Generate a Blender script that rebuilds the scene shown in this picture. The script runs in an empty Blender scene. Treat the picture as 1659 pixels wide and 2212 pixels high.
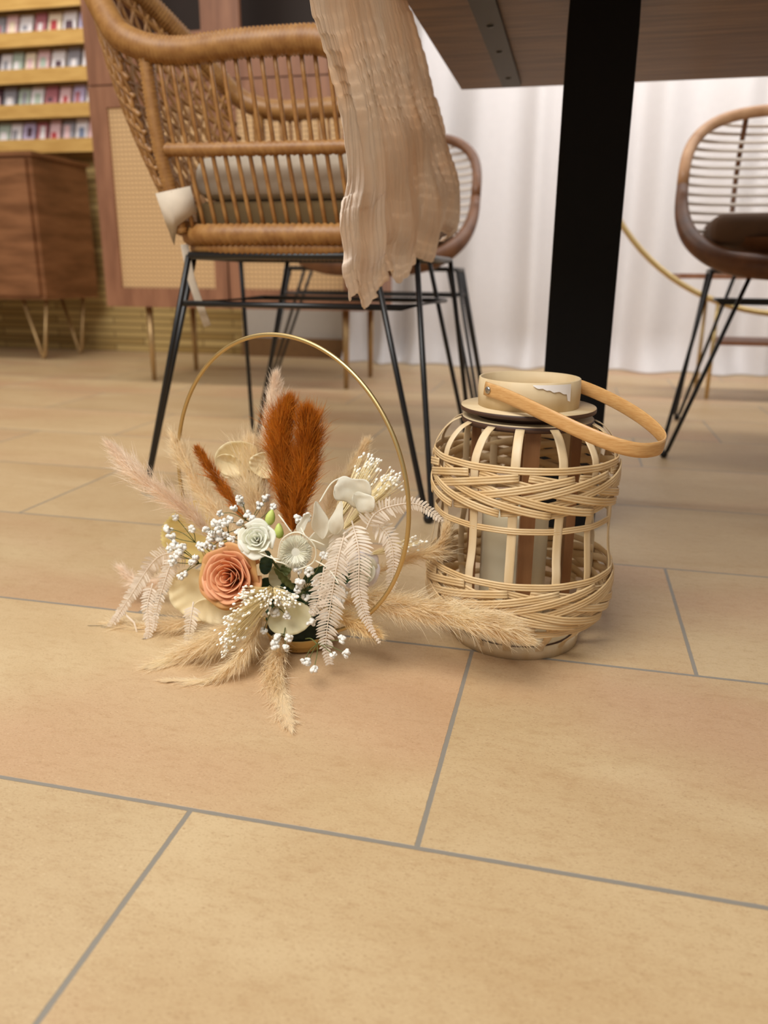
import bpy, math, random
from mathutils import Vector, Matrix, noise
C = bpy.context.scene
COL = C.collection
R = math.radians
PI = math.pi
V = Vector

# ------------------------------------------------------------------ camera
CAM = V((0, 0, .372))
PITCH, ROLL, YAW, FPX = .29500172, .00884583, .22950642, 1694.75
_f0 = V((-math.sin(YAW), math.cos(YAW), 0)); _r0 = V((math.cos(YAW), math.sin(YAW), 0)); _u0 = V((0, 0, 1))
FWD = _f0*math.cos(PITCH) - _u0*math.sin(PITCH)
_u = _u0*math.cos(PITCH) + _f0*math.sin(PITCH)
RGT = _r0*math.cos(ROLL) + _u*math.sin(ROLL)
UPV = -_r0*math.sin(ROLL) + _u*math.cos(ROLL)
cd = bpy.data.cameras.new('camera')
cam = bpy.data.objects.new('camera', cd); COL.objects.link(cam); C.camera = cam
m = Matrix((RGT, UPV, -FWD)).transposed().to_4x4(); m.translation = CAM
cam.matrix_world = m
cd.sensor_fit = 'VERTICAL'; cd.sensor_height = 24.0
cd.lens = FPX*24/2212
cd.clip_start = .02
cd.dof.use_dof = True
cd.dof.focus_distance = .69
cd.dof.aperture_fstop = cd.lens/5.2

# ------------------------------------------------------------------ light
w = bpy.data.worlds.new('world'); C.world = w; w.use_nodes = True
bg = w.node_tree.nodes['Background']; bg.inputs[0].default_value = (1.0, .965, .925, 1); bg.inputs[1].default_value = .23
def area(name, loc, size, sy, power, col, target):
    l = bpy.data.lights.new(name, 'AREA'); l.shape = 'RECTANGLE'; l.size = size; l.size_y = sy; l.energy = power; l.color = col
    o = bpy.data.objects.new(name, l); COL.objects.link(o); o.location = loc
    o.rotation_euler = (V(target)-V(loc)).to_track_quat('-Z', 'Y').to_euler()
    return o
area('ceiling_light_front', (-.7, -.3, 2.6), 1.6, 1.2, 38, (1, .97, .92), (-.3, .3, 0))
area('front_fill_light', (-1.0, -1.05, 2.4), 2.2, .7, 46, (1, .985, .96), (-.3, 1.2, .3))  # added fill from above and behind the camera, to brighten the flowers
area('curtain_fill_light', (.6, 2.45, 2.3), 2.6, .25, 44, (1, .975, .97), (.6, 3.4, 1.55))  # added fill turned towards the curtain to brighten it, no fixture of the room
area('ceiling_light_left', (-2.4, 2.3, 2.7), 1.4, 1.0, 24, (1, .95, .86), (-2.3, 3.2, .6))
C.view_settings.view_transform = 'Standard'
C.view_settings.look = 'None'
C.view_settings.gamma = 1.0
C.view_settings.exposure = 0.34
C.view_settings.use_curve_mapping = False

# ------------------------------------------------------------------ helpers
def at(px, py, Y):                       # point of the ray through a pixel at depth Y
    v = FWD + RGT*((px-829.5)/FPX) - UPV*((py-1106)/FPX)
    return CAM + v*((Y-CAM.y)/v.y)
def lin(c):
    return tuple(((x/255)/12.92 if x/255 <= .04045 else ((x/255+.055)/1.055)**2.4) for x in c)
ALBEDO = .82        # overall reflectance level of the room's furnishings
def mat(name, col, rough=.6, metal=0., var=0., island=0., scale=40., stretch=(1,1,1), col2=None, bump=0., bscale=200., trans=0., spec=.5, sheen=0., alpha=1., sss=0.):
    m = bpy.data.materials.new(name); m.use_nodes = True; nt = m.node_tree; N = nt.nodes; L = nt.links
    b = N['Principled BSDF']; c = tuple(x*ALBEDO for x in lin(col))
    b.inputs['Roughness'].default_value = rough; b.inputs['Metallic'].default_value = metal
    b.inputs['Specular IOR Level'].default_value = spec
    if sss: b.inputs['Subsurface Weight'].default_value = sss; b.inputs['Subsurface Scale'].default_value = .01
    tc = N.new('ShaderNodeTexCoord'); mp = N.new('ShaderNodeMapping'); mp.inputs['Scale'].default_value = stretch
    L.new(tc.outputs['Object'], mp.inputs[0])
    nz = N.new('ShaderNodeTexNoise'); nz.inputs['Scale'].default_value = scale; nz.inputs['Detail'].default_value = 6
    L.new(mp.outputs[0], nz.inputs[0])
    mx = N.new('ShaderNodeMix'); mx.data_type = 'RGBA'
    c2 = tuple(x*ALBEDO for x in lin(col2)) if col2 else tuple(max(0, x*(1-var)) for x in c)
    mx.inputs[6].default_value = (*c, 1); mx.inputs[7].default_value = (*c2, 1)
    rp = N.new('ShaderNodeMapRange'); rp.inputs[1].default_value = .35; rp.inputs[2].default_value = .65
    L.new(nz.outputs[0], rp.inputs[0]); L.new(rp.outputs[0], mx.inputs[0])
    out = mx.outputs[2]
    if island:
        g = N.new('ShaderNodeNewGeometry'); mr = N.new('ShaderNodeMapRange')
        mr.inputs[3].default_value = 1-island; mr.inputs[4].default_value = 1+island*.5
        L.new(g.outputs['Random Per Island'], mr.inputs[0])
        hs = N.new('ShaderNodeHueSaturation'); L.new(mr.outputs[0], hs.inputs['Value']); L.new(out, hs.inputs['Color'])
        out = hs.outputs[0]
    L.new(out, b.inputs['Base Color'])
    if bump:
        n2 = N.new('ShaderNodeTexNoise'); n2.inputs['Scale'].default_value = bscale; L.new(mp.outputs[0], n2.inputs[0])
        bp = N.new('ShaderNodeBump'); bp.inputs['Strength'].default_value = bump; bp.inputs['Distance'].default_value = .002
        L.new(n2.outputs[0], bp.inputs['Height']); L.new(bp.outputs[0], b.inputs['Normal'])
    sh = b.outputs[0]; o = N['Material Output']
    if trans:
        t = N.new('ShaderNodeBsdfTranslucent'); L.new(out, t.inputs[0]); ms = N.new('ShaderNodeMixShader'); ms.inputs[0].default_value = trans
        L.new(sh, ms.inputs[1]); L.new(t.outputs[0], ms.inputs[2]); sh = ms.outputs[0]
    if alpha < 1:
        t = N.new('ShaderNodeBsdfTransparent'); ms = N.new('ShaderNodeMixShader'); ms.inputs[0].default_value = alpha
        L.new(t.outputs[0], ms.inputs[1]); L.new(sh, ms.inputs[2]); sh = ms.outputs[0]
    L.new(sh, o.inputs[0])
    return m
def rsmp(pts, step=None, n=None):        # Catmull-Rom resample
    pts = [V(p) for p in pts]
    if len(pts) == 2: dense = [pts[0].lerp(pts[1], i/20) for i in range(21)]
    else:
        dense = []
        P = [pts[0]*2-pts[1]] + pts + [pts[-1]*2-pts[-2]]
        for i in range(1, len(P)-2):
            for k in range(16):
                t = k/16; a, b, c, d = P[i-1], P[i], P[i+1], P[i+2]
                dense.append(.5*((2*b)+(c-a)*t+(2*a-5*b+4*c-d)*t*t+(3*b-a-3*c+d)*t**3))
        dense.append(pts[-1])
    acc = [0]
    for a, b in zip(dense, dense[1:]): acc.append(acc[-1]+(b-a).length)
    if n is None: n = max(2, int(acc[-1]/step)+1)
    out = []; j = 0
    for i in range(n):
        s = acc[-1]*i/(n-1)
        while j < len(acc)-2 and acc[j+1] < s: j += 1
        d = acc[j+1]-acc[j]
        out.append(dense[j].lerp(dense[j+1], (s-acc[j])/d if d > 1e-9 else 0))
    return out
def perp(t):
    a = V((0, 0, 1)) if abs(t.z) < .9 else V((1, 0, 0))
    return t.cross(a).normalized()
class MB:
    def __init__(s): s.v = []; s.f = []
    def add(s, vs, fs):
        o = len(s.v); s.v += [V(x) for x in vs]; s.f += [tuple(i+o for i in f) for f in fs]; return s
    def box(s, a, b, bev=0.):
        x0, y0, z0 = a; x1, y1, z1 = b
        if bev <= 0:
            return s.add([(x0,y0,z0),(x1,y0,z0),(x1,y1,z0),(x0,y1,z0),(x0,y0,z1),(x1,y0,z1),(x1,y1,z1),(x0,y1,z1)],
                     [(0,3,2,1),(4,5,6,7),(0,1,5,4),(1,2,6,5),(2,3,7,6),(3,0,4,7)])
        # rounded box from a subdivided cube
        n = 8; cx, cy, cz = (x0+x1)/2, (y0+y1)/2, (z0+z1)/2; hx, hy, hz = (x1-x0)/2, (y1-y0)/2, (z1-z0)/2
        for ax in range(3):
            for sg in (-1, 1):
                vs = []; fs = []
                for i in range(n+1):
                    for j in range(n+1):
                        u = -1+2*i/n; w_ = -1+2*j/n
                        p = [0, 0, 0]; p[ax] = sg; p[(ax+1) % 3] = u; p[(ax+2) % 3] = w_*sg
                        q = V((p[0]*hx, p[1]*hy, p[2]*hz))
                        # stretch samples towards the edges
                        for k, hh in enumerate((hx, hy, hz)):
                            if k != ax: q[k] = math.copysign(hh*(1-(1-abs(p[k]))**1.6), p[k])
                        core = V((max(-hx+bev, min(hx-bev, q.x)), max(-hy+bev, min(hy-bev, q.y)), max(-hz+bev, min(hz-bev, q.z))))
                        d = q-core
                        if d.length > 1e-9: q = core+d.normalized()*bev
                        vs.append(q+V((cx, cy, cz)))
                for i in range(n):
                    for j in range(n):
                        fs.append((i*(n+1)+j, (i+1)*(n+1)+j, (i+1)*(n+1)+j+1, i*(n+1)+j+1))
                s.add(vs, fs)
        return s
    def tube(s, pts, r, n=8, closed=False, cap=True, up=None):
        pts = [V(p) for p in pts]; m_ = len(pts); rr = r if callable(r) else (lambda i: r)
        vs = []; fs = []; u = None
        for i, p in enumerate(pts):
            if closed: t = (pts[(i+1) % m_]-pts[i-1]).normalized()
            else: t = (pts[min(i+1, m_-1)]-pts[max(i-1, 0)]).normalized()
            if u is None: u = perp(t)
            else:
                u = u-t*u.dot(t)
                u = u.normalized() if u.length > 1e-6 else perp(t)
            w_ = t.cross(u)
            for k in range(n):
                a = 2*PI*k/n; vs.append(p+(u*math.cos(a)+w_*math.sin(a))*rr(i))
        for i in range(m_ if closed else m_-1):
            j = (i+1) % m_
            for k in range(n): fs.append((i*n+k, i*n+(k+1) % n, j*n+(k+1) % n, j*n+k))
        if cap and not closed:
            fs.append(tuple(range(n-1, -1, -1))); fs.append(tuple((m_-1)*n+k for k in range(n)))
        return s.add(vs, fs)
    def wrapped(s, pts, r, pitch=.006, n=10, closed=False):   # rattan wound round a rod
        q = rsmp(pts, step=pitch/2)
        return s.tube(q, lambda i: r*(1.03 if i % 2 else .86), n, closed)
    def lathe(s, prof, c=(0,0,0), n=48, closed=False):
        vs = []; fs = []; c = V(c)
        for r, z in prof:
            for k in range(n): a = 2*PI*k/n; vs.append(c+V((r*math.cos(a), r*math.sin(a), z)))
        m_ = len(prof)
        for i in range(m_ if closed else m_-1):
            j = (i+1) % m_
            for k in range(n): fs.append((i*n+k, i*n+(k+1) % n, j*n+(k+1) % n, j*n+k))
        return s.add(vs, fs)
    def disc(s, r, z0, z1, c, n=48):
        return s.lathe([(1e-5, z0), (r, z0), (r, z1), (1e-5, z1)], c, n)
    def ball(s, c, r, n=6, sc=(1,1,1), mtx=None):
        vs = []; fs = []
        for i in range(n+1):
            th = PI*i/n
            for k in range(n*2):
                a = PI*k/n; p = V((math.sin(th)*math.cos(a)*sc[0], math.sin(th)*math.sin(a)*sc[1], math.cos(th)*sc[2]))*r
                if mtx: p = mtx @ p
                vs.append(V(c)+p)
        for i in range(n):
            for k in range(n*2): fs.append((i*2*n+k, (i+1)*2*n+k, (i+1)*2*n+(k+1) % (2*n), i*2*n+(k+1) % (2*n)))
        return s.add(vs, fs)
    def strip(s, pts, nrm, width, th=.0009, ridges=True):     # flat reed following pts, nrm outward
        pts = [V(p) for p in pts]; m_ = len(pts); vs = []; fs = []
        prof = [(-1,0),(-.94,.55),(-.78,1),(-.48,.95),(-.36,.45),(-.24,.95),(0,1.1),(.24,.95),(.36,.45),(.48,.95),(.78,1),(.94,.55),(1,0)] if ridges else [(-1,0),(-.95,.8),(-.5,1),(.5,1),(.95,.8),(1,0)]
        prof = prof+[(.9,-.35),(-.9,-.35)]
        k = len(prof)
        for i, p in enumerate(pts):
            t = (pts[min(i+1, m_-1)]-pts[max(i-1, 0)]).normalized()
            nn = V(nrm[i]); nn = (nn-t*nn.dot(t)).normalized(); sd = t.cross(nn)
            for a, b in prof: vs.append(p+sd*(a*width/2)+nn*(b*th))
        for i in range(m_-1):
            for j in range(k): fs.append((i*k+j, (i+1)*k+j, (i+1)*k+(j+1) % k, i*k+(j+1) % k))
        fs.append(tuple(range(k))); fs.append(tuple((m_-1)*k+j for j in range(k-1, -1, -1)))
        return s.add(vs, fs)
    def grid(s, fn, nu, nv, cu=False):
        vs = [fn(i/nu, j/nv) for i in range(nu+1) for j in range(nv+1)]
        fs = [(i*(nv+1)+j, (i+1)*(nv+1)+j, (i+1)*(nv+1)+j+1, i*(nv+1)+j+1) for i in range(nu) for j in range(nv)]
        return s.add(vs, fs)
    def build(s, name, material, parent=None, smooth=True, solid=0.):
        off = V((0, 0, 0)); p = parent
        while p is not None: off += p.location; p = p.parent
        me = bpy.data.meshes.new(name); 
        me.from_pydata([tuple(x-off) for x in s.v], [], s.f); me.update()
        if smooth: me.polygons.foreach_set('use_smooth', [True]*len(me.polygons))
        me.materials.append(material)
        o = bpy.data.objects.new(name, me); COL.objects.link(o); o.parent = parent
        if solid:
            md = o.modifiers.new('thickness', 'SOLIDIFY'); md.thickness = solid; md.offset = 0
        return o
def autosmooth(o, ang=35):
    me = o.data
    for e in me.edges: pass
    md = o.modifiers.new('edges', 'EDGE_SPLIT'); md.split_angle = R(ang); return o
def thing(name, label, cat, loc=(0,0,0), group=None):
    o = bpy.data.objects.new(name, None); COL.objects.link(o); o.location = loc; o.empty_display_size = .05
    o['label'] = label; o['category'] = cat
    if group: o['group'] = group
    return o
def tag(o, label, cat, group=None):
    o['label'] = label; o['category'] = cat
    if group: o['group'] = group
    return o
def struct(o): o['kind'] = 'structure'; return o

# ------------------------------------------------------------------ materials
M = {}
M['reed'] = mat('bamboo_reed', (238,208,160), .45, col2=(226,188,132), island=.10, scale=30, stretch=(1,1,3), bump=.1, bscale=300)
M['reed_pale'] = mat('bleached_bamboo', (238,214,175), .5, col2=(228,198,150), island=.08, scale=25, stretch=(3,3,.6))
M['bamboo_handle'] = mat('bamboo_handle', (228,180,118), .35, col2=(212,158,95), scale=18, stretch=(6,6,60), bump=.1)
M['ply'] = mat('pale_plywood', (236,212,170), .55, col2=(224,196,150), scale=14, stretch=(1,5,1))
M['ply_edge'] = mat('burnt_plywood_edge', (52,32,24), .5, col2=(92,60,40), scale=20, stretch=(1,1,60))
M['post'] = mat('red_brown_post', (172,122,78), .45, col2=(146,98,58), scale=30, stretch=(3,3,.4))
M['steel'] = mat('rivet_steel', (190,185,178), .25, 1.)
M['wax'] = mat('ivory_wax', (255,246,214), .35, var=.02)
M['rattan'] = mat('honey_rattan', (172,124,66), .5, col2=(146,98,46), scale=60, island=.12)
M['rattan_far'] = mat('brown_rattan_rim', (128,82,48), .45, col2=(104,64,36), scale=30)
M['cord'] = mat('pale_cord', (236,224,212), .6)
M['cushion'] = mat('cream_cushion', (222,206,184), .9, var=.08, bump=.2, bscale=500)
M['cushion_brown'] = mat('brown_cushion', (112,84,62), .9, var=.1)
M['black'] = mat('black_powder_coat', (22,20,20), .38, var=.2)
M['leg_black'] = mat('black_painted_steel', (13,11,10), .65, var=.1, spec=.2)
M['gold'] = mat('brushed_gold', (224,196,138), .42, 1.)
M['brass_leg'] = mat('pale_brass', (196,162,112), .4, .6)
M['walnut'] = mat('walnut_board', (142,108,76), .5, col2=(108,78,52), scale=6, stretch=(1.2,14,14), bump=.15, bscale=40)
M['walnut_cab'] = mat('walnut_cabinet', (168,116,84), .5, col2=(140,92,64), scale=5, stretch=(6,6,1))
M['walnut_side'] = mat('walnut_sideboard', (156,104,64), .55, col2=(120,74,36), scale=5, stretch=(1,1,6))
M['dark'] = mat('dark_interior', (58,42,32), .7)
M['strap'] = mat('grey_steel_strap', (74,68,60), .5, .4)

# cane webbing, real holes drawn in the weave colour
def cane():
    m_ = bpy.data.materials.new('cane_webbing'); m_.use_nodes = True; N = m_.node_tree.nodes; L = m_.node_tree.links
    b = N['Principled BSDF']; b.inputs['Roughness'].default_value = .6
    tc = N.new('ShaderNodeTexCoord'); sp = N.new('ShaderNodeSeparateXYZ'); L.new(tc.outputs['Object'], sp.inputs[0])
    def fr(sock):
        a = N.new('ShaderNodeMath'); a.operation = 'MULTIPLY'; a.inputs[1].default_value = 2*PI/.0145; L.new(sock, a.inputs[0])
        c_ = N.new('ShaderNodeMath'); c_.operation = 'SINE'; L.new(a.outputs[0], c_.inputs[0]); return c_.outputs[0]
    a = fr(sp.outputs[0]); c_ = fr(sp.outputs[2])
    ml = N.new('ShaderNodeMath'); ml.operation = 'ADD'; L.new(a, ml.inputs[0]); L.new(c_, ml.inputs[1])
    g = N.new('ShaderNodeMapRange'); g.inputs[1].default_value = .9; g.inputs[2].default_value = 1.3; L.new(ml.outputs[0], g.inputs[0])
    mx = N.new('ShaderNodeMix'); mx.data_type = 'RGBA'; mx.inputs[6].default_value = (*lin((208,171,123)), 1); mx.inputs[7].default_value = (*lin((128,92,57)), 1)
    L.new(g.outputs[0], mx.inputs[0]); L.new(mx.outputs[2], b.inputs['Base Color'])
    return m_
M['cane'] = cane()

def tile_mat():
    m_ = bpy.data.materials.new('sandstone_tiles'); m_.use_nodes = True; nt = m_.node_tree; N = nt.nodes; L = nt.links
    b = N['Principled BSDF']
    def math_(op, a, b_=None, c_=None):
        n = N.new('ShaderNodeMath'); n.operation = op
        for i, x in enumerate((a, b_, c_)):
            if x is None: continue
            if isinstance(x, (int, float)): n.inputs[i].default_value = x
            else: L.new(x, n.inputs[i])
        return n.outputs[0]
    tc = N.new('ShaderNodeTexCoord'); sp = N.new('ShaderNodeSeparateXYZ'); L.new(tc.outputs['Object'], sp.inputs[0])
    X, Y = sp.outputs[0], sp.outputs[1]
    TD, TL, g = .3004, .6, .0019
    yr = math_('DIVIDE', math_('SUBTRACT', Y, .1357), TD); row = math_('FLOOR', yr)
    fy = math_('MULTIPLY', math_('SUBTRACT', yr, row), TD)
    off = math_('ADD', math_('MULTIPLY', row, .2), -.243)
    off = math_('ADD', off, math_('MULTIPLY', math_('COMPARE', row, 1., .1), -.034))
    off = math_('ADD', off, math_('MULTIPLY', math_('COMPARE', row, 2., .1), -.015))
    xr = math_('DIVIDE', math_('SUBTRACT', X, off), TL); cx = math_('FLOOR', xr)
    fx = math_('MULTIPLY', math_('SUBTRACT', xr, cx), TL)
    ey = math_('MINIMUM', fy, math_('SUBTRACT', TD, fy)); ex = math_('MINIMUM', fx, math_('SUBTRACT', TL, fx))
    e = math_('MINIMUM', ex, ey)
    nzj = N.new('ShaderNodeTexNoise'); nzj.inputs['Scale'].default_value = 120; L.new(tc.outputs['Object'], nzj.inputs[0])
    e = math_('ADD', e, math_('MULTIPLY', math_('SUBTRACT', nzj.outputs[0], .5), .0008))
    gr = N.new('ShaderNodeMapRange'); gr.inputs[1].default_value = g-.0003; gr.inputs[2].default_value = g+.0003; L.new(e, gr.inputs[0])
    cb = N.new('ShaderNodeCombineXYZ'); L.new(cx, cb.inputs[0]); L.new(row, cb.inputs[1])
    wn = N.new('ShaderNodeTexWhiteNoise'); wn.noise_dimensions = '3D'; L.new(cb.outputs[0], wn.inputs[0])
    # tile texture, different in every tile
    va = N.new('ShaderNodeVectorMath'); va.operation = 'MULTIPLY'; va.inputs[1].default_value = (1, 2.4, 1); L.new(tc.outputs['Object'], va.inputs[0])
    vo = N.new('ShaderNodeVectorMath'); vo.operation = 'SCALE'; vo.inputs['Scale'].default_value = 9.; L.new(wn.outputs['Color'], vo.inputs[0])
    vs = N.new('ShaderNodeVectorMath'); vs.operation = 'ADD'; L.new(va.outputs[0], vs.inputs[0]); L.new(vo.outputs[0], vs.inputs[1])
    def nz(scale, det, r, vec=vs.outputs[0], dist=0.):
        n = N.new('ShaderNodeTexNoise'); n.inputs['Scale'].default_value = scale; n.inputs['Detail'].default_value = det; n.inputs['Roughness'].default_value = r
        n.inputs['Distortion'].default_value = dist; L.new(vec, n.inputs[0]); return n.outputs[0]
    def ramp(x, a, b_, c0, c1):
        r = N.new('ShaderNodeMapRange'); r.inputs[1].default_value = a; r.inputs[2].default_value = b_; L.new(x, r.inputs[0])
        k = N.new('ShaderNodeMix'); k.data_type = 'RGBA'; k.inputs[6].default_value = (*lin(c0), 1); k.inputs[7].default_value = (*lin(c1), 1); L.new(r.outputs[0], k.inputs[0]); return k.outputs[2]
    base = ramp(nz(3.2, 5, .6, dist=.6), .32, .68, (196,171,132), (182,153,113))
    def blend(fac, a, col, amt):
        k = N.new('ShaderNodeMix'); k.data_type = 'RGBA'; k.inputs[7].default_value = (*lin(col), 1)
        L.new(math_('MULTIPLY', fac, amt), k.inputs[0]); L.new(a, k.inputs[6]); return k.outputs[2]
    def mr(x, a, b_):
        r = N.new('ShaderNodeMapRange'); r.inputs[1].default_value = a; r.inputs[2].default_value = b_; L.new(x, r.inputs[0]); return r.outputs[0]
    base = blend(mr(nz(1.6, 3, .5), .5, .68), base, (184,143,112), .55)
    base = blend(mr(nz(60, 6, .75), .50, .72), base, (156,118,78), .38)
    base = blend(mr(nz(420, 3, .7), .55, .72), base, (136,100,62), .6)
    base = blend(mr(nz(300, 3, .7), .60, .78), base, (222,198,158), .6)
    base = blend(mr(nz(30, 8, .75, dist=1.), .62, .70), base, (150,108,66), .16)
    hs = N.new('ShaderNodeHueSaturation'); L.new(base, hs.inputs['Color'])
    L.new(math_('ADD', math_('MULTIPLY', wn.outputs[0], .10), .95), hs.inputs['Value'])
    mx = N.new('ShaderNodeMix'); mx.data_type = 'RGBA'; L.new(gr.outputs[0], mx.inputs[0]); mx.inputs[6].default_value = (*lin((134,127,116)), 1); L.new(hs.outputs[0], mx.inputs[7])
    L.new(mx.outputs[2], b.inputs['Base Color'])
    L.new(math_('ADD', math_('MULTIPLY', nz(200, 3, .6), .22), .34), b.inputs['Roughness'])
    b.inputs['Specular IOR Level'].default_value = .4
    hh = math_('ADD', math_('MULTIPLY', gr.outputs[0], .6), math_('MULTIPLY', nz(260, 4, .7), .22))
    bp = N.new('ShaderNodeBump'); bp.inputs['Distance'].default_value = .0012; bp.inputs['Strength'].default_value = .5; L.new(hh, bp.inputs['Height']); L.new(bp.outputs[0], b.inputs['Normal'])
    return m_
M['tile'] = tile_mat()

def stone_mat():
    m_ = bpy.data.materials.new('ledge_stone'); m_.use_nodes = True; N = m_.node_tree.nodes; L = m_.node_tree.links; b = N['Principled BSDF']; b.inputs['Roughness'].default_value = .9
    tc = N.new('ShaderNodeTexCoord'); mp = N.new('ShaderNodeMapping'); mp.inputs['Rotation'].default_value = (R(90), 0, 0); L.new(tc.outputs['Object'], mp.inputs[0])
    br = N.new('ShaderNodeTexBrick'); L.new(mp.outputs[0], br.inputs[0])
    br.inputs['Color1'].default_value = (*lin((200,172,112)), 1); br.inputs['Color2'].default_value = (*lin((158,128,72)), 1); br.inputs['Mortar'].default_value = (*lin((126,98,56)), 1)
    br.inputs['Scale'].default_value = 1; br.inputs['Brick Width'].default_value = .31; br.inputs['Row Height'].default_value = .032; br.inputs['Mortar Size'].default_value = .003; br.inputs['Mortar Smooth'].default_value = .5
    L.new(br.outputs[0], b.inputs['Base Color'])
    bp = N.new('ShaderNodeBump'); bp.inputs['Strength'].default_value = .8; bp.inputs['Distance'].default_value = .02; L.new(br.outputs[1], bp.inputs['Height']); bp.invert = True; L.new(bp.outputs[0], b.inputs['Normal'])
    return m_
M['stone'] = stone_mat()
M['plaster'] = mat('white_plaster', (226,218,208), .9, var=.03)
M['skirting'] = mat('brown_skirting', (150,112,70), .6, var=.1)
M['curtain'] = mat('white_curtain', (255,250,248), .85, var=.02, trans=.25)
M['ledge'] = mat('golden_wood_ledge', (226,182,104), .5, col2=(206,160,84), scale=8, stretch=(1,6,6))
ALBEDO = 1.0
M['cloth'] = mat('blush_gauze', (252,240,226), .85, col2=(250,228,204), scale=12, stretch=(1,1,.4), trans=.4, alpha=.92, bump=.5, bscale=260)

# ------------------------------------------------------------------ structure
fl = struct(MB().add([(-4,-1,0),(4,-1,0),(4,3.6,0),(-4,3.6,0)], [(0,1,2,3)]).build('floor', M['tile'], smooth=False))
struct(MB().box((-4,3.5,0), (-1.50,3.62,2.6)).build('wall_back', M['stone'], smooth=False))
struct(MB().box((-4.12,-1,0), (-4,3.62,2.6)).build('wall_left', M['plaster'], smooth=False))
struct(MB().box((-1.50,3.5,0), (4,3.62,2.6)).build('wall_back_plastered', M['plaster'], smooth=False))
struct(MB().box((-1.50,3.47,0), (-.98,3.499,.085)).build('baseboard_back', M['skirting'], smooth=False))
# long white curtain pooling a little on the floor
def cur(u, v):
    x = -.98+3.6*u; z = 2.5*(1-v)+.004
    am = .050*(.5+.5*v)
    y = 3.40+am*math.sin(x*34+1.6*math.sin(x*7.3)+.5*noise.noise(V((x*3,0,z*1.1))))*(.75+.5*noise.noise(V((x*5,7,0))))
    if z < .09: y -= (.09-z)*.9*(1+.5*math.sin(x*23))*.7; z = max(.004, z-.01)
    return V((x, y, z))
cu = MB().grid(cur, 620, 50).build('curtain', M['curtain'])
tag(cu, 'floor-length gathered white curtain hanging behind the table', 'curtain')

# ------------------------------------------------------------------ table
tb = thing('dining_table', 'wooden table on a wide black steel leg, seen from below at top right', 'table', (.008,1.22,0))
tt = MB()
for k in range(7):
    y0 = .66+k*.15
    tt.box((-.25,y0,.72), (1.75,y0+.1494,.752))
tt.build('tabletop', M['walnut'], tb, smooth=False)
MB().box((-.037,1.17,.002), (.053,1.27,.716), .004).build('leg', M['leg_black'], tb)
st = MB().box((-.166,.86,.713), (-.131,1.668,.7195)).build('steel_strap', M['strap'], tb, smooth=False)
for y in (1.02, 1.28, 1.42, 1.60):
    MB().ball((-.149,y,.713), .0055, 6, (1,1,.4)).build('screw', M['black'], st)

# cloth hanging over the left edge of the table
LE = [(-.252,.745,.7525),(-.256,.750,.70),(-.254,.755,.64),(-.252,.767,.606),(-.252,.796,.583),(-.252,.839,.554),(-.252,.876,.527),(-.252,.886,.464),(-.252,.868,.425),(-.252,.876,.387),(-.252,.866,.367),(-.252,.886,.347),(-.252,.901,.329)]
RE = [(-.252,1.14,.7525),(-.254,1.142,.73),(-.247,1.14,.712),(-.228,1.14,.679),(-.212,1.20,.614),(-.206,1.25,.581),(-.195,1.30,.537),(-.190,1.35,.488),(-.197,1.355,.454),(-.206,1.32,.436)]
le = rsmp(LE, n=141); re_ = rsmp(RE, n=141)
def clo(u, v):
    k = v*140; i = min(139, int(k)); a = le[i].lerp(le[i+1], k-i); b = re_[i].lerp(re_[i+1], k-i)
    p = a.lerp(b, u)
    am = (.004+.011*v)*(.25+.75*min(1, u*7))
    ph = 3.2*noise.noise(V((u*2.2, v*1.6, 3.3)))
    uu = u+.03*noise.noise(V((u*3, v*5, 9)))+.012*math.sin(v*9+u*4)
    d = math.sin(uu*30+ph*1.3)*.45+noise.noise(V((uu*20, v*1.8, 1)))*.7+.30*noise.noise(V((uu*48, v*3.2, 4)))
    p.x += am*d+.0035*noise.noise(V((uu*95, v*5, 5)))+.0014*noise.noise(V((uu*150, v*14, 2)))
    p.y += min(1, u*8+.3)*.010*noise.noise(V((u*9, v*7, 8)))*v + .006*math.sin(v*30+u*5)*v
    p.z += v*v*(.014*math.sin(u*23+1)+.02*noise.noise(V((u*7, 1, 5))))+.0015*math.sin(v*170+u*40)
    return p
cl = MB().grid(clo, 420, 140)
def clt(u, v):     # the part lying on the tabletop
    a = V((-.252+.25*v, .74, .7535)).lerp(V((-.252+.25*v, 1.14, .7535)), u)
    a.z += .003*(1+math.sin(u*62))*min(1, v*8)
    return a
cl.grid(clt, 130, 10)
tag(cl.build('cloth_runner', M['cloth'], solid=.0006), 'crinkled blush gauze cloth hanging down over the table edge', 'cloth')

# ------------------------------------------------------------------ rattan armchair (near)
ch = thing('rattan_armchair', 'honey rattan armchair with black hairpin legs, nearest the gauze cloth', 'chair', (-.46,1.41,0))
YM = 1.395
nr = [(-.300,1.20,.44),(-.305,1.18,.52),(-.312,1.17,.60),(-.332,1.165,.655),(-.365,1.165,.677),(-.43,1.17,.681),(-.50,1.17,.680),(-.58,1.175,.677),(-.635,1.175,.684),(-.680,1.18,.704),(-.712,1.20,.738),(-.752,1.235,.785),(-.80,1.29,.84),(-.835,1.345,.875),(-.845,YM,.885)]
fr_ = [(x, 2*YM-y, z) for x, y, z in nr[:-1]][::-1]
MB().wrapped(nr+fr_, .0198, .0062).build('armrest_rim', M['rattan'], ch)
rim = rsmp(nr+fr_, n=400)
def rim_at(f): return rim[int(max(0, min(399, f*399)))]
seat = []
for k in range(64):
    a = 2*PI*k/64; ca, sa = math.cos(a), math.sin(a)
    seat.append(V((-.455+.170*math.copysign(abs(ca)**.42, ca), YM+.20*math.copysign(abs(sa)**.42, sa), .428)))
MB().wrapped(seat+[seat[0]], .0165, .0100).build('seat_rim', M['rattan'], ch)
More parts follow.
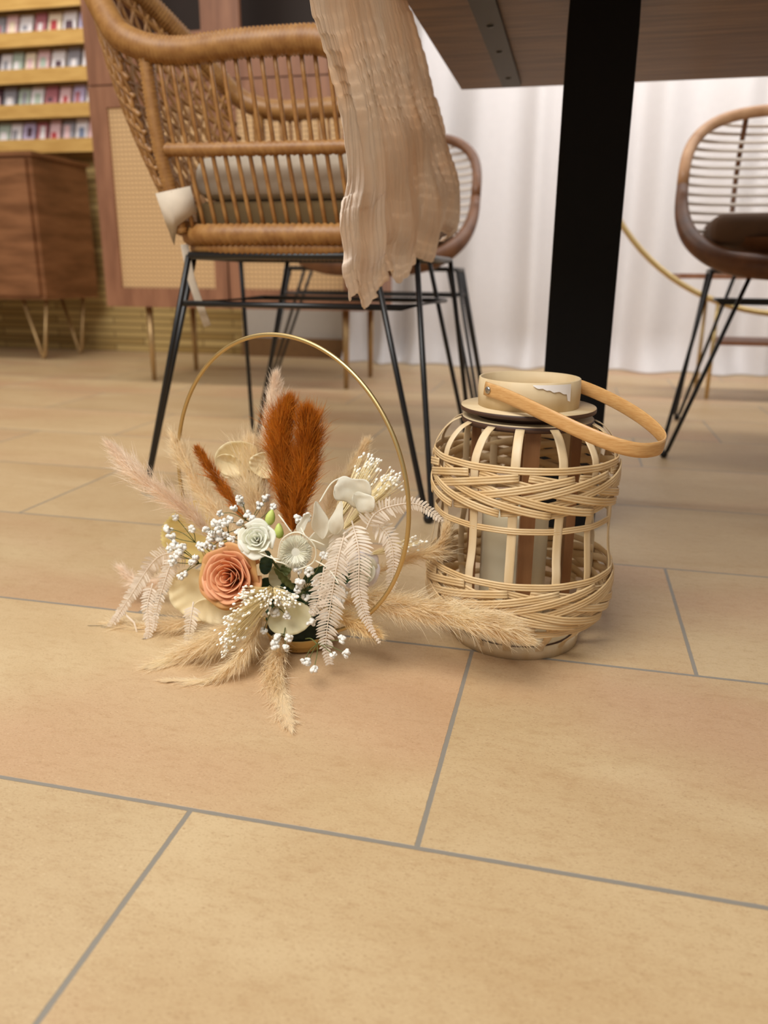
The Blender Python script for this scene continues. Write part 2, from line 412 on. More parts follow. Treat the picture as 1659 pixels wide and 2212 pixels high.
MB().wrapped([V((p.x*.97-.013, YM+(p.y-YM)*.96, .408)) for p in seat+[seat[0]]], .0125, .0090).build('lower_seat_rim', M['rattan'], ch)
sp = MB()
for k in range(40):
    y = 1.215+k*.0092; sp.tube([(-.61,y,.418+.003*(k%2)),(-.30,y,.418+.003*(k%2))], .0045, 5)
sp.build('woven_seat', M['rattan'], ch)
for sg, nm in ((-1, 'near'), (1, 'far')):
    def yy(y): return y if sg < 0 else 2*YM-y
    MB().wrapped([(-.640,yy(1.188),.549),(-.50,yy(1.186),.547),(-.308,yy(1.186),.546)], .0105, .009).build('side_rail', M['rattan'], ch)
    MB().wrapped([(-.640,yy(1.178),.672),(-.632,yy(1.185),.56),(-.612,yy(1.20),.43)], .012, .006).build('side_post', M['rattan'], ch)
    s_ = MB()
    for k in range(15):
        x = -.616+k*.0198; 
        s_.tube(rsmp([(x,yy(1.172),.668),(x+.006,yy(1.178),.60),(x+.010,yy(1.187),.545),(x+.018,yy(1.196),.48),(x+.024,yy(1.204),.432)], n=9), .0034, 6)
    s_.build('spindles', M['rattan'], ch)
# woven back shell: slats between seat and rim
def back(f, v):    # f 0..1 round the back, v 0 bottom .. 1 top
    a = R(200-40) ; t_ = (f-.5)*2
    bt = V((-.612-.045*(1-abs(t_)**2.2), YM+.205*t_, .43))
    tp = rim_at(.335+.33*f)
    p = bt.lerp(tp, v); p.x -= .03*math.sin(PI*v)*(1-abs(t_)**3)
    return p
bk = MB()
for k in range(11):
    v = .06+k*.085
    bk.tube([back(i/30, v) for i in range(31)], .0042, 6)
for k in range(-9, 22):
    for sgn in (1, -1):
        pts = []
        for i in range(13):
            v = i/12; f = k/20+(v*.32 if sgn > 0 else .32-v*.32)
            if 0 <= f <= 1: pts.append(back(f, v))
        if len(pts) > 2: bk.tube(pts, .0036, 6)
bk.build('woven_back', M['rattan'], ch)
cs = MB().box((-.605,1.225,.480), (-.315,1.575,.548), .03).build('cushion', M['cushion'], ch)
MB().box((-.60,1.22,.428), (-.32,1.57,.479), .015).build('seat_base', mat('brown_seat_pad', (104,82,48), .9), ch)
fpt = [(-.590,1.20,.498),(-.638,1.18,.486),(-.630,1.185,.455),(-.618,1.19,.412),(-.612,1.19,.440),(-.584,1.205,.462)]
fm = MB()
n_ = len(fpt); cen = sum((V(p) for p in fpt), V((0,0,0)))/n_
fm.add([V(p)+V((0,-.004,0)) for p in fpt]+[cen+V((0,-.014,0))], [(i, (i+1) % n_, n_) for i in range(n_)])
fm.build('cushion_corner', M['cushion'], ch, solid=.004)
fm = MB().strip([(-.628,1.24,.415),(-.622,1.245,.36),(-.612,1.25,.32),(-.600,1.25,.285)], [(0,-1,0)]*4, .014, .0006, False)
fm.build('cushion_tie', M['cushion'], ch)
hr = .0047
legs = [(((-.622,1.262,.397),(-.604,1.205,.397)), (-.718,1.223,0)), (((-.668,1.56,.397),(-.583,1.605,.397)), (-.689,1.653,0)),
        (((-.302,1.205,.397),(-.246,1.262,.397)), (-.198,1.152,0)), (((-.287,1.60,.397),(-.238,1.555,.397)), (-.20,1.66,0))]
def hairpin(tops, foot, parent, r=hr, name='leg', sp=.012):
    a, b = [V(x) for x in tops]; f = V(foot); d = (b-a).normalized()
    cen_ = (a+b)/2; ina = (a-f); 
    mid_in = V((0, 0, 0))
    p0 = a+(cen_-a)*.0; lo = f+V((0, 0, r+.001))
    path = [a+V((0,0,0)), a.lerp(lo-d*sp/2+V((0,0,.01)), .5), lo-d*sp/2+V((0,0,.012)), lo, lo+d*sp/2+V((0,0,.012)), b.lerp(lo+d*sp/2+V((0,0,.01)), .5), b]
    mb = MB(); mb.tube(path, r, 8)
    mb.ball(lo+V((0,0,.002)), .0085, 6)
    return mb.build(name, M['black'], parent)
for tops, foot in legs: hairpin(tops, foot, ch)
fr2 = MB()
cs_ = [(-.60,1.20,.397),(-.30,1.20,.397),(-.24,1.26,.397),(-.24,1.555,.397),(-.29,1.605,.397),(-.585,1.605,.397),(-.665,1.56,.397),(-.625,1.26,.397)]
fr2.tube(cs_, hr*1.2, 8, closed=True)
fr2.tube([(-.62,1.40,.400),(-.24,1.40,.400)], hr*1.2, 8)
fr2.build('seat_frame', M['black'], ch)
def on_leg(k, z):
    a, f = V(legs[k][0][0]), V(legs[k][1]); b = V(legs[k][0][1]); t = 1-z/.397
    return ((a+b)/2).lerp(f, t)
MB().tube([on_leg(0,.322), on_leg(2,.322), on_leg(3,.322), on_leg(1,.322)], hr, 8, closed=True).build('leg_brace', M['black'], ch)

# ------------------------------------------------------------------ bucket chairs (further back)
def bucket(label, loc, rz, feet, fxy=None):
    c0 = thing('bucket_chair', label, 'chair', (0,0,0))
    rim_ = []
    for k in range(97):
        a = 2*PI*k/96; ca, sa = math.cos(a), math.sin(a)
        rim_.append(V((.25*math.copysign(abs(ca)**.62, ca), .17*sa, .565+.175*math.copysign(abs(sa)**.7, sa))))
    MB().tube(rim_[:49], .013, 10).build('top_rim', mt_top, c0)
    MB().tube(rim_[48:], lambda i: .013+.013*math.sin(PI*i/48), 10).build('lower_rim', M['rattan_far'], c0)
    bw = MB().grid(lambda u, v: V((.205*math.cos(2*PI*u)*(.45+.55*v**.6), .185*math.sin(2*PI*u)*(.45+.55*v**.6), .388+.062*v*v)), 40, 8)
    bw.disc(.1, .386, .392, (0,0,0), 30)
    bw.build('seat_shell', M['rattan_far'], c0)
    cc = MB()
    for k in range(13):
        z = .47+k*.0205
        s2 = min(1, ((z-.565)/.175)) ; s2 = math.copysign(abs(s2)**(1/.7), s2)
        wx = .25*(max(0, 1-s2*s2))**.31; y0 = .17*s2
        cc.tube([V((wx*math.cos(PI*i/24), y0+(.10+.05*(.74-z)/.3)*math.sin(PI*i/24)**.8, z)) for i in range(25)], .0042, 6)
    cc.build('back_cords', M['cord'], c0)
    for x in (-.12, 0, .12):
        MB().tube(rsmp([(x,.17,.735),(x,.235,.62),(x,.215,.50),(x,.17,.435)], n=12), .006, 6).build('back_slat', M['rattan_far'], c0)
    MB().box((-.19,-.15,.432), (.19,.16,.50), .03).build('cushion', M['cushion_brown'], c0)
    zt = .384
    fx = [((-.17,-.05,zt),(-.10,-.15,zt)), ((-.17,.06,zt),(-.10,.15,zt)), ((.10,-.15,zt),(.17,-.05,zt)), ((.10,.15,zt),(.17,.06,zt))]
    if fxy: fx = [tuple((x, y, zt) for x, y in pr) for pr in fxy]
    for tp_, ft in zip(fx, feet): hairpin(tp_, ft, c0, .0045, sp=.02)
    sfr = MB().tube([fx[0][0], fx[0][1], fx[2][0], fx[2][1], fx[3][1], fx[3][0], fx[1][1], fx[1][0]], .0055, 8, closed=True)
    sfr.build('seat_frame', M['black'], c0)
    br = []
    for i in (0, 2, 3, 1):
        a = (V(fx[i][0])+V(fx[i][1]))/2; br.append(a.lerp(V(feet[i]), .17))
    MB().tube(br, .0042, 8, closed=True).build('leg_brace', M['black'], c0)
    c0.location = loc; c0.rotation_euler = (0, 0, rz)
    return c0
mt_top = mat('lit_rattan_rim', (188,146,108), .45, col2=(168,124,86), scale=30)  # rim brown made lighter for the top half: light painted into the colour
F1 = [(-.237,-.25,0),(-.19,.245,0),(.237,-.25,0),(.19,.245,0)]
bucket('brown bucket chair with pale corded back at the right edge, before the curtain', (.462,1.97,0), R(-4), F1)
mt_top = M['rattan_far']
bucket('dark brown bucket chair mostly hidden behind the armchair and gauze cloth', (-.525,2.20,0), R(0), [(-.315,-.125,0),(-.426,.223,0),(.314,-.268,0),(.287,.092,0)],
       [((-.245,-.06),(-.235,-.11)), ((-.245,.06),(-.235,.10)), ((.200,-.11),(.215,-.06)), ((.200,.10),(.215,.06))])

# ------------------------------------------------------------------ gold round trolley behind the right chair
tr = thing('round_trolley', 'round gold hoop trolley behind the corded bucket chair', 'trolley', (.62,2.72,0))
MB().tube([V((.62+.62*math.cos(2*PI*k/96), 2.62, .885+.62*math.sin(2*PI*k/96))) for k in range(96)], .0085, 8, closed=True).build('hoop', M['gold'], tr)
for y in (2.62, 2.86):
    for x in (.42, .82):
        MB().tube([(x,y,.30),(x,y,.005)], .006, 8).build('leg', M['gold'], tr)
MB().box((.30,2.62,.365), (.94,2.86,.38)).build('shelf', M['walnut_cab'], tr, smooth=False)
MB().box((.44,2.63,.17), (.80,2.85,.182)).build('shelf', M['walnut_cab'], tr, smooth=False)

# ------------------------------------------------------------------ cane cabinet
cb = thing('cane_cabinet', 'tall walnut cabinet with cane door panels behind the armchair', 'cabinet', (-1.12,2.72,0))
X0, X1, Y0, Y1, ZB, ZT = -1.57, -.66, 2.52, 2.92, .255, 1.75
b_ = MB(); t = .022
b_.box((X0,Y0+.002,ZB), (X0+t,Y1,ZT)); b_.box((X1-t,Y0+.002,ZB), (X1,Y1,ZT)); b_.box((X0+t,Y0+.002,ZB), (X1-t,Y1,ZB+t)); b_.box((X0+t,Y0+.002,ZT-t), (X1-t,Y1,ZT))
b_.box((X0+t,Y0+.03,1.03), (X1-t,Y1-.02,1.05))
b_.build('carcass', M['walnut_cab'], cb, smooth=False)
MB().box((X0+t,Y1-.018,ZB+t), (X1-t,Y1-.004,ZT-t)).build('back_panel', M['dark'], cb, smooth=False)
f_ = MB(); f_.box((X0,Y0-.016,.94), (X1,Y0,1.075)); f_.box((X0,Y0-.016,1.075), (X0+.06,Y0,ZT)); f_.box((X1-.06,Y0-.016,1.075), (X1,Y0,ZT)); f_.box((-1.17,Y0-.016,1.075), (-1.045,Y0,ZT))
f_.build('face_frame', M['walnut_cab'], cb, smooth=False)
for x0, x1 in ((X0, -1.118), (-1.112, X1)):
    d = MB(); z0, z1 = ZB+.002, .935; a = .062 if x0 == X0 else .045; e = .045 if x0 == X0 else .062
    d.box((x0,Y0-.02,z0), (x0+a,Y0-.001,z1)); d.box((x1-e,Y0-.02,z0), (x1,Y0-.001,z1)); d.box((x0+a,Y0-.02,z0), (x1-e,Y0-.001,z0+.062)); d.box((x0+a,Y0-.02,z1-.062), (x1-e,Y0-.001,z1))
    dd = d.build('door', M['walnut_cab'], cb, smooth=False)
    MB().box((x0+a,Y0-.012,z0+.062), (x1-e,Y0-.007,z1-.062)).build('cane_panel', M['cane'], dd, smooth=False)
    MB().tube([(x1-.02 if x0 == X0 else x0+.02, Y0-.03, .60), (x1-.02 if x0 == X0 else x0+.02, Y0-.03, .68)], .004, 8).build('handle', M['gold'], dd)
for x in (X0+.13, X1-.07):
    for y in (Y0+.03, Y1-.04):
        MB().tube([(x,y,ZB),(x,y,.0)], lambda i: .012 if i == 0 else .008, 10).build('leg', M['brass_leg'], cb)

# ------------------------------------------------------------------ sideboard at left
sb = thing('sideboard', 'walnut sideboard on pale hairpin legs at the left edge', 'sideboard', (-2.7,3.18,0))
k_ = MB(); k_.box((-3.1,3.0,.255), (-2.165,3.38,.812)); k_.build('body', M['walnut_side'], sb, smooth=False)
MB().box((-3.12,2.985,.812), (-2.15,3.385,.828)).build('top', M['walnut_side'], sb, smooth=False)
for x0 in (-3.085, -2.63):
    dr = MB().box((x0,2.984,.27), (x0+.445,2.999,.80)).build('door', M['walnut_side'], sb, smooth=False)
    MB().ball((x0+.04,2.978,.56), .012, 6).build('knob', M['brass_leg'], dr)
for x in (-3.0, -2.26):
    for y in (3.05, 3.32):
        MB().tube([(x-.06,y,.255),(x+.005,y,.02),(x+.01,y,.006),(x+.02,y,.02),(x+.055,y,.255)], .0075, 8).build('leg', M['brass_leg'], sb)

# ------------------------------------------------------------------ card ledges and cards on the stone wall
random.seed(5)
rows = [(.925,'lowest'), (1.067,'second lowest'), (1.207,'middle'), (1.350,'second highest'), (1.492,'highest')]
XR = -2.115
tones = [('white',(232,226,228)),('pale pink',(226,190,192)),('grey',(150,148,156)),('dusty rose',(176,110,118)),('lilac',(190,176,206)),('dark plum',(84,58,70)),('pale green',(176,190,176)),('red',(176,62,66)),('cream',(236,220,194)),('slate blue',(120,132,158))]
tm = {n: mat('card_'+n.replace(' ','_'), c, .6) for n, c in tones}
seqs = [[1,0,2,1,3,4,0,6,2,0,3,1], [0,4,1,3,0,6,2,5,1,0,4,9], [0,2,0,1,8,6,0,5,1,0,8,2], [4,0,8,3,0,1,2,0,7,0,9,8]]
seco = [[5,9,1,7,0,5,2,0,6,1,5,0], [2,3,7,5,6,2,0,1,9,3,1,0], [2,0,5,6,1,0,2,0,3,9,5,1], [9,5,7,0,2,8,3,9,0,1,5,0]]
ordn = ['first','second','third','fourth','fifth','sixth','seventh','eighth','ninth','tenth','eleventh','twelfth']
for ri, (z, nm) in enumerate(rows):
    lg = MB(); lg.box((-3.2,3.40,z-.012), (XR+.05,3.499,z)); lg.box((-3.2,3.395,z-.045), (XR+.05,3.402,z+.012)) 
    lo = lg.build('card_ledge', M['ledge'], smooth=False)
    tag(lo, nm+' of the five golden wooden card ledges on the stone wall', 'ledge', 'wooden card ledges on the stone wall')
    x = XR
    for k in range(12 if ri < 4 else 0):
        wd = random.uniform(.05,.064); hg = random.uniform(.088,.10)
        n1, n2 = tones[seqs[ri][k]][0], tones[seco[ri][k]][0]
        if n1 == n2: n2 = 'grey' if n1 != 'grey' else 'white'
        rt = thing('greeting_card', f'{n1} and {n2} card, {ordn[k]} from the right on the {nm} ledge', 'card', (x-wd/2,3.45,z+.001), 'small cards standing on the wall ledges')
        # a folded card leaning back, printed front
        y0 = 3.425; lean = .03
        cd_ = MB().add([(x-wd,y0,z+.001),(x,y0,z+.001),(x,y0+lean,z+hg),(x-wd,y0+lean,z+hg),(x-wd,y0+.062,z+.001),(x,y0+.062,z+.001),(x,y0+lean+.002,z+hg),(x-wd,y0+lean+.002,z+hg)],
                   [(0,1,2,3),(7,6,5,4)])
        cd_.build('folded_paper', tm[n1], rt, smooth=False, solid=.0008)
        a, b = random.uniform(.12,.35), random.uniform(.6,.85); c0_, c1_ = random.uniform(.05,.3), random.uniform(.45,.8)
        def cp(u, v): return (x-wd+wd*u, y0+lean*v-.0012, z+.001+(hg-.001)*v)
        MB().add([cp(a,c0_),cp(b,c0_),cp((a+b)/2+.2,c1_),cp(a,c1_)], [(0,1,2,3)]).build('printed_motif', tm[n2], rt, smooth=False, solid=.0004)
        x -= wd+random.uniform(.006,.016)

# ------------------------------------------------------------------ floral hoop arrangement
fa = thing('floral_arrangement', 'dried and fresh flower arrangement with pampas on a gold hoop, standing on the floor', 'flower arrangement', (-.262,.730,0))
ALBEDO = 1.0
M['pampas'] = mat('beige_pampas', (255,243,214), .8, island=.12, col2=(249,231,196), scale=30, trans=.55)
M['pampas_pale'] = mat('rosy_pale_pampas', (255,242,224), .8, island=.10, col2=(248,230,208), scale=30, trans=.55)
M['rust'] = mat('rust_plume', (216,134,28), .75, island=.35, col2=(192,110,14), scale=40, trans=.45)
M['tail'] = mat('yellowish_tail_grass', (252,232,186), .8, island=.12, trans=.5)
M['fern'] = mat('bleached_fern', (250,240,224), .6, col2=(244,230,212), scale=30, island=.05, trans=.4)
M['stem_green'] = mat('green_stem', (98,104,52), .6, var=.2)
M['stem_pale'] = mat('straw_stem', (232,212,160), .6)
M['white_petal'] = mat('white_blossom', (255,253,246), .6, trans=.25, island=.04)
M['rose'] = mat('peach_rose_petal', (246,184,134), .55, col2=(248,190,146), scale=60, trans=.3)
M['rose_outer'] = mat('yellow_peach_outer_petal', (232,190,118), .55, col2=(238,178,124), scale=50, trans=.35)
M['lisi'] = mat('ivory_petal', (255,255,250), .5, col2=(254,254,242), scale=40, trans=.5)
M['bud'] = mat('lime_bud', (196,208,112), .5, col2=(152,176,72), scale=80)
M['seedhead'] = mat('cream_bristle', (255,253,240), .6, island=.04, trans=.4)
M['lunaria'] = mat('pearly_petal', (240,234,216), .28, col2=(250,248,236), scale=60, trans=.4, island=.03)
M['berry'] = mat('cream_seed', (255,252,240), .5)
M['leaf_yellow'] = mat('pale_yellow_leaf', (255,242,176), .5, col2=(250,230,158), scale=40, stretch=(1,1,5), trans=.35)
M['leaf_cream'] = mat('cream_leaf', (255,242,204), .45, col2=(248,232,186), scale=40, trans=.3)
M['leaf_sage'] = mat('sage_disc_leaf', (242,234,196), .4, col2=(234,226,180), scale=60, trans=.2)
M['dark_green'] = mat('dark_foliage', (30,62,42), .45, col2=(44,74,40), scale=80)
M['foam'] = mat('wet_green_foam', (34,46,32), .9, var=.3, scale=200, bump=.5)
M['gilt'] = mat('gilt_wood', (206,168,98), .4, .35, var=.15)
VR, VU, VN = RGT.copy(), V((0, 0, 1)), V((math.sin(YAW), -math.cos(YAW), 0))     # right, up, towards the viewer's side

# hoop
HC = V((-.269,.706,.1665)); HR = .1500; HA = -.3765
hp = [HC+V((math.cos(a)*math.cos(HA), math.cos(a)*math.sin(HA), 0))*HR+V((0,0,math.sin(a)*HR)) for a in [2*PI*k/160 for k in range(160)]]
for p in hp: p.z = max(p.z, .0185-.0)
MB().tube(hp, .0021, 10, closed=True).build('gold_hoop', M['gold'], fa)
BC = V((-.255,.712,0))
MB().lathe([(1e-5,.0008),(.026,.0008),(.031,.003),(.0365,.016),(.0365,.0175),(.035,.0175),(.033,.006),(1e-5,.005)], BC, 48).build('gilt_bowl', M['gilt'], fa)
fo = MB().lathe([(1e-5,.006),(.033,.006),(.034,.022),(.030,.040),(.020,.052),(1e-5,.055)], BC, 32).build('floral_foam', M['foam'], fa)

def frame_at(pts, i):
    t = (pts[min(i+1, len(pts)-1)]-pts[max(i-1, 0)]).normalized(); u = perp(t); return t, u, t.cross(u)
def hair(mb, p, d, L, w0, bend, rn, seg=3):
    q = p.copy(); d = d.normalized(); s = d.cross(V((rn.gauss(0,1), rn.gauss(0,1), rn.gauss(0,1)))).normalized()
    vs = [q-s*w0, q+s*w0]
    for k in range(seg):
        q = q+d*(L/seg); d = (d+bend*(1/seg)).normalized(); w_ = w0*(1-(k+1)/seg)+.00004
        vs += [q-s*w_, q+s*w_]
    for x in vs:
        if x.z < .0012: x.z = .0012+abs(x.z-.0012)*.05
    mb.add(vs, [(2*k, 2*k+1, 2*k+3, 2*k+2) for k in range(seg)])
def plume(name, pts, rad, n, material, seed, spread=.55, w0=.00026, droop=.25, bare=.0, stem=True, dens_tip=1.0):
    rn = random.Random(seed); q = rsmp(pts, n=60); L = sum((a-b).length for a, b in zip(q, q[1:])); mb = MB()
    tufts = max(12, int(n/14))
    for k in range(tufts):
        f = bare+(1-bare)*(rn.random()**dens_tip)
        i = int(f*58); t, u, v = frame_at(q, i)
        R_ = rad*min(1, (math.sin(PI*min(1, .12+.88*f))**.55+.12))*(1 if f > .1 else .7)
        a0 = rn.uniform(0, 2*PI); rd0 = u*math.cos(a0)+v*math.sin(a0)
        base = q[i].lerp(q[i+1], rn.random())+rd0*R_*.12*rn.random()
        sp0 = rn.uniform(.15, 1)*spread
        dir0 = (t*math.cos(sp0)+rd0*math.sin(sp0)).normalized()
        bl = R_*rn.uniform(.9, 1.5)/max(.35, math.sin(spread))*.75
        for j in range(14):
            g = rn.random(); p = base+dir0*bl*g*.75
            dd = (dir0+V((rn.gauss(0,.28), rn.gauss(0,.28), rn.gauss(0,.28)))).normalized()
            hair(mb, p, dd, bl*rn.uniform(.35, .62), w0*rn.uniform(.7, 1.2), V((rn.gauss(0,.25), rn.gauss(0,.25), rn.gauss(0,.25)-droop)), rn)
    for k in range(int(n*.12)):      # tip
        i = rn.randint(48, 58); t, u, v = frame_at(q, i); a0 = rn.uniform(0, 2*PI)
        hair(mb, q[i], t+(u*math.cos(a0)+v*math.sin(a0))*rn.uniform(0,.35), rad*rn.uniform(.5,1.3), w0, V((rn.gauss(0,.15),)*3), rn)
    if stem: mb.tube(q[:56:3], .0007, 5)
    return mb.build(name, material, fa, smooth=False)
def A(*p): return [at(x, y, Y) for x, y, Y in p]
CENT = at(610, 1260, .712)
# tall and side plumes (pixel path with a depth for each point)
plume('pampas_plume', A((480,1190,.71),(420,1120,.70),(335,1055,.69),(240,965,.70)), 0.0152, 3510, M['pampas_pale'], 1, .42, droop=-.05)
plume('pampas_plume', A((520,1180,.72),(450,1085,.74),(405,1010,.75),(376,948,.76)), 0.0177, 4050, M['pampas'], 2, .55, droop=0)
plume('pampas_plume', A((570,1180,.73),(572,1050,.76),(585,930,.78),(596,815,.80)), 0.0146, 4320, M['pampas_pale'], 3, .40, droop=-.05)
plume('pampas_plume', A((575,1180,.73),(555,1110,.74),(545,1050,.75),(540,975,.76)), 0.0244, 4320, M['pampas'], 4, .5, droop=0)
plume('pampas_plume', A((690,1150,.74),(725,1070,.77),(760,1010,.78),(792,955,.79)), 0.0110, 2430, M['pampas'], 5, .4, droop=-.05)
plume('pampas_plume', A((800,1240,.735),(880,1205,.735),(940,1185,.735),(968,1135,.735)), 0.0134, 2430, M['pampas'], 6, .5, droop=.1)
plume('pampas_plume', A((700,1290,.70),(800,1298,.685),(960,1322,.672),(1060,1350,.668),(1135,1378,.668)), .0180, 8200, M['pampas'], 7, .42, droop=.04, w0=.00028)
plume('pampas_plume', A((612,1360,.69),(600,1440,.64),(606,1520,.60),(628,1625,.553)), 0.0146, 3510, M['pampas'], 8, .5, droop=.1)
plume('pampas_plume', A((600,1360,.69),(585,1425,.65),(590,1480,.62),(620,1560,.58)), 0.0134, 2025, M['pampas'], 9, .5, droop=.1)
plume('pampas_plume', A((560,1320,.68),(480,1370,.655),(405,1415,.645),(335,1462,.625)), 0.0201, 4320, M['pampas'], 10, .5, droop=.15)
plume('pampas_plume', A((570,1330,.67),(525,1410,.63),(455,1470,.61),(355,1490,.60)), 0.0110, 2430, M['pampas'], 11, .4, droop=.1)
plume('pampas_plume', A((470,1330,.71),(400,1345,.70),(320,1358,.70),(235,1352,.70)), 0.0159, 2970, M['pampas'], 12, .5, droop=.1)
plume('pampas_plume', A((570,1330,.68),(540,1390,.66),(515,1430,.65),(505,1465,.64)), 0.0146, 1890, M['pampas'], 13, .5, droop=.2)
plume('pampas_plume', A((380,1230,.75),(340,1255,.76),(300,1260,.76),(262,1230,.77)), 0.0159, 1620, M['pampas_pale'], 14, .6, droop=.1)
plume('tail_grass', A((690,1315,.685),(740,1335,.675),(780,1352,.668),(812,1368,.663)), .0120, 2600, M['tail'], 15, .55, droop=.1)
# rust plumes
plume('rust_plume', A((628,1150,.72),(618,1050,.735),(608,960,.745),(622,880,.755)), .0175, 11000, M['rust'], 20, .42, droop=-.1, w0=.0003)
plume('rust_plume', A((632,1150,.715),(650,1050,.73),(662,970,.74),(664,905,.745)), .0180, 11000, M['rust'], 21, .42, droop=-.1, w0=.0003)
plume('rust_plume', A((530,1125,.73),(500,1080,.735),(465,1030,.74),(428,972,.745)), .0085, 2600, M['rust'], 22, .35, droop=-.1, w0=.0003)

# ferns: a pinnate frond lying in the plane spanned by its rib and the side direction
def fern(pts, wmax, seed, w_profile=None, facing=VN, step=.0029, name='fern_frond', lw=.0023):
    wmax *= 1.32
    rn = random.Random(seed); q = rsmp(pts, step=step); n = len(q); mb = MB()
    mb.tube(q, lambda i: .00075*(1-.7*i/n)+.0001, 6)
    for i in range(2, n-1):
        f = i/(n-1); t = (q[i+1]-q[i-1]).normalized(); sd = t.cross(facing).normalized(); nn = sd.cross(t).normalized()
        wl = wmax*(w_profile(f) if w_profile else (math.sin(PI*min(1, .22+.78*f))**.8+.05))
        for sg in (1, -1):
            L = wl*rn.uniform(.85, 1.08); d = (sd*sg*.96+t*.30+nn*rn.uniform(-.3, .3)).normalized()
            s2 = t*1.0-d*t.dot(d); s2.normalize(); cv = (nn*rn.uniform(-.14,.10)-VU*rn.uniform(0,.10))*L
            ww = min(lw*.5, L*.3+.0003)
            prof = [(0,.35),(.2,.85),(.45,1),(.7,.9),(.88,.6),(1,.12)]
            vs = []
            for a, b in prof:
                c_ = q[i]+d*L*a+cv*a*a*2+t*L*.12*a*a
                vs += [c_-s2*ww*b, c_+nn*.00018*b, c_+s2*ww*b]
            fs = []
            for k in range(len(prof)-1):
                fs += [(3*k,3*k+1,3*k+4,3*k+3),(3*k+1,3*k+2,3*k+5,3*k+4)]
            mb.add(vs, fs)
    for x in mb.v:
        if x.z < .001: x.z = .001
    return mb.build(name, M['fern'], fa)
fern(A((760,1125,.675),(775,1190,.66),(776,1280,.655),(795,1345,.652),(822,1392,.65)), .0125, 1, lambda f: max(.12, (1-f)**.8*1.05 if f > .15 else .8))
fern(A((745,1150,.668),(728,1220,.655),(712,1320,.648),(704,1390,.645),(712,1438,.643)), .0120, 2, lambda f: .35+.6*math.sin(PI*min(1, f*1.15)) if f < .85 else .3)
fern(A((790,1145,.69),(810,1110,.69),(850,1092,.69),(905,1090,.69),(960,1128,.69)), .0115, 3, lambda f: .95-.75*f if f < .95 else .1)
fern(A((800,1120,.70),(840,1160,.695),(850,1220,.69),(842,1280,.69)), .0115, 4, lambda f: .9-.6*f)
fern(A((700,1225,.66),(690,1290,.655),(672,1330,.652)), .0085, 5)
fern(A((730,1130,.675),(735,1180,.67),(712,1230,.665)), .010, 6)
fern(A((375,1200,.69),(358,1250,.685),(340,1310,.68),(332,1365,.675)), .0085, 7, lambda f: .95-.75*f)
fern(A((400,1195,.70),(340,1205,.705),(280,1290,.70),(221,1384,.69)), .0105, 8, lambda f: .95-.75*f)
fern(A((410,1205,.71),(330,1225,.71),(262,1320,.70),(194,1400,.69)), .0095, 9, lambda f: .9-.75*f)
fern(A((330,1260,.70),(318,1310,.69),(322,1360,.682),(310,1400,.675)), .0085, 10, lambda f: .9-.6*f)
fern(A((418,1300,.672),(412,1340,.665),(403,1402,.66)), .0085, 11, lambda f: .9-.6*f)
MB().strip(A((266,1323,.70),(290,1345,.695),(297,1370,.69),(280,1394,.688),(257,1390,.688)), [VN]*5, .0022, .0004, False).build('curled_strip', M['fern'], fa)

# leaves
def leaf(cx, cy, Y, L, W, ang, name, material, cup=.2, serr=0., tilt=0., yaw=0., tipy=1.0, notch=0.):
    c = at(cx, cy, Y); a = R(ang); rt = Matrix.Rotation(R(yaw), 3, VU)
    X_ = rt@VR; Z_ = (VU*math.cos(R(tilt))-(rt@VN)*math.sin(R(tilt))*1.0).normalized(); N_ = X_.cross(Z_)*1.0
    ax = X_*math.cos(a)+Z_*math.sin(a); ay = -X_*math.sin(a)+Z_*math.cos(a); nn = ax.cross(ay)
    if nn.dot(VN) < 0: nn = -nn
    nu, nv = 40, 12
    def fn(u, v):
        x = -1+2*u; h = math.sqrt(max(0, 1-abs(x)**2.2)); h *= (1-.35*max(0, x)*tipy)
        if serr: h *= 1+serr*abs((u*nu % 2)-1)
        y = (-1+2*v)*h
        return c+ax*(x*L/2)+ay*(y*W/2)+nn*(cup*W*(.5*y*y+.35*x*x-.2)+.0006*math.sin(u*34+v*5)*abs(y))
    o = MB().grid(fn, nu, nv).build(name, material, fa, solid=.0004)
    return o
leaf(415,1150,.745, .076,.062, 72, 'pale_leaf', M['leaf_yellow'], .15, .06, yaw=10)
leaf(420,1285,.695, .058,.050, -70, 'pale_leaf', M['leaf_cream'], .25, 0, tilt=10)
leaf(470,1320,.690, .050,.030, -10, 'pale_leaf', M['leaf_cream'], .3)
leaf(626,1335,.668, .045,.034, 12, 'round_leaf', M['leaf_sage'], .1, tipy=.1, tilt=15)
leaf(606,1238,.700, .034,.022, 70, 'pale_leaf', M['leaf_sage'], .3)
leaf(330,1068,.715, .026,.008, 170, 'pale_leaf', M['lunaria'], .3)
leaf(512,988,.752, .048,.038, 25, 'dried_petal', M['leaf_cream'], .4)
leaf(498,1008,.750, .034,.026, -30, 'dried_petal', M['leaf_cream'], .5)
leaf(572,1003,.752, .028,.032, 60, 'dried_petal', M['leaf_cream'], .4)
leaf(515,1070,.760, .030,.026, 20, 'dried_petal', M['lunaria'], .4)
leaf(470,1160,.735, .03,.02, 140, 'pale_leaf', M['leaf_yellow'], .3)
for i, (x, y, Y, a, L) in enumerate([(585,1262,.700,10,.034),(640,1280,.700,-30,.036),(600,1305,.695,40,.030),(670,1285,.700,60,.030),(745,1250,.69,20,.022),(655,1350,.69,0,.03),(575,1215,.69,80,.026),(640,1310,.69,-10,.03)]):
    leaf(x, y, Y, L, L*.5, a, 'dark_leaf', M['dark_green'], .3)

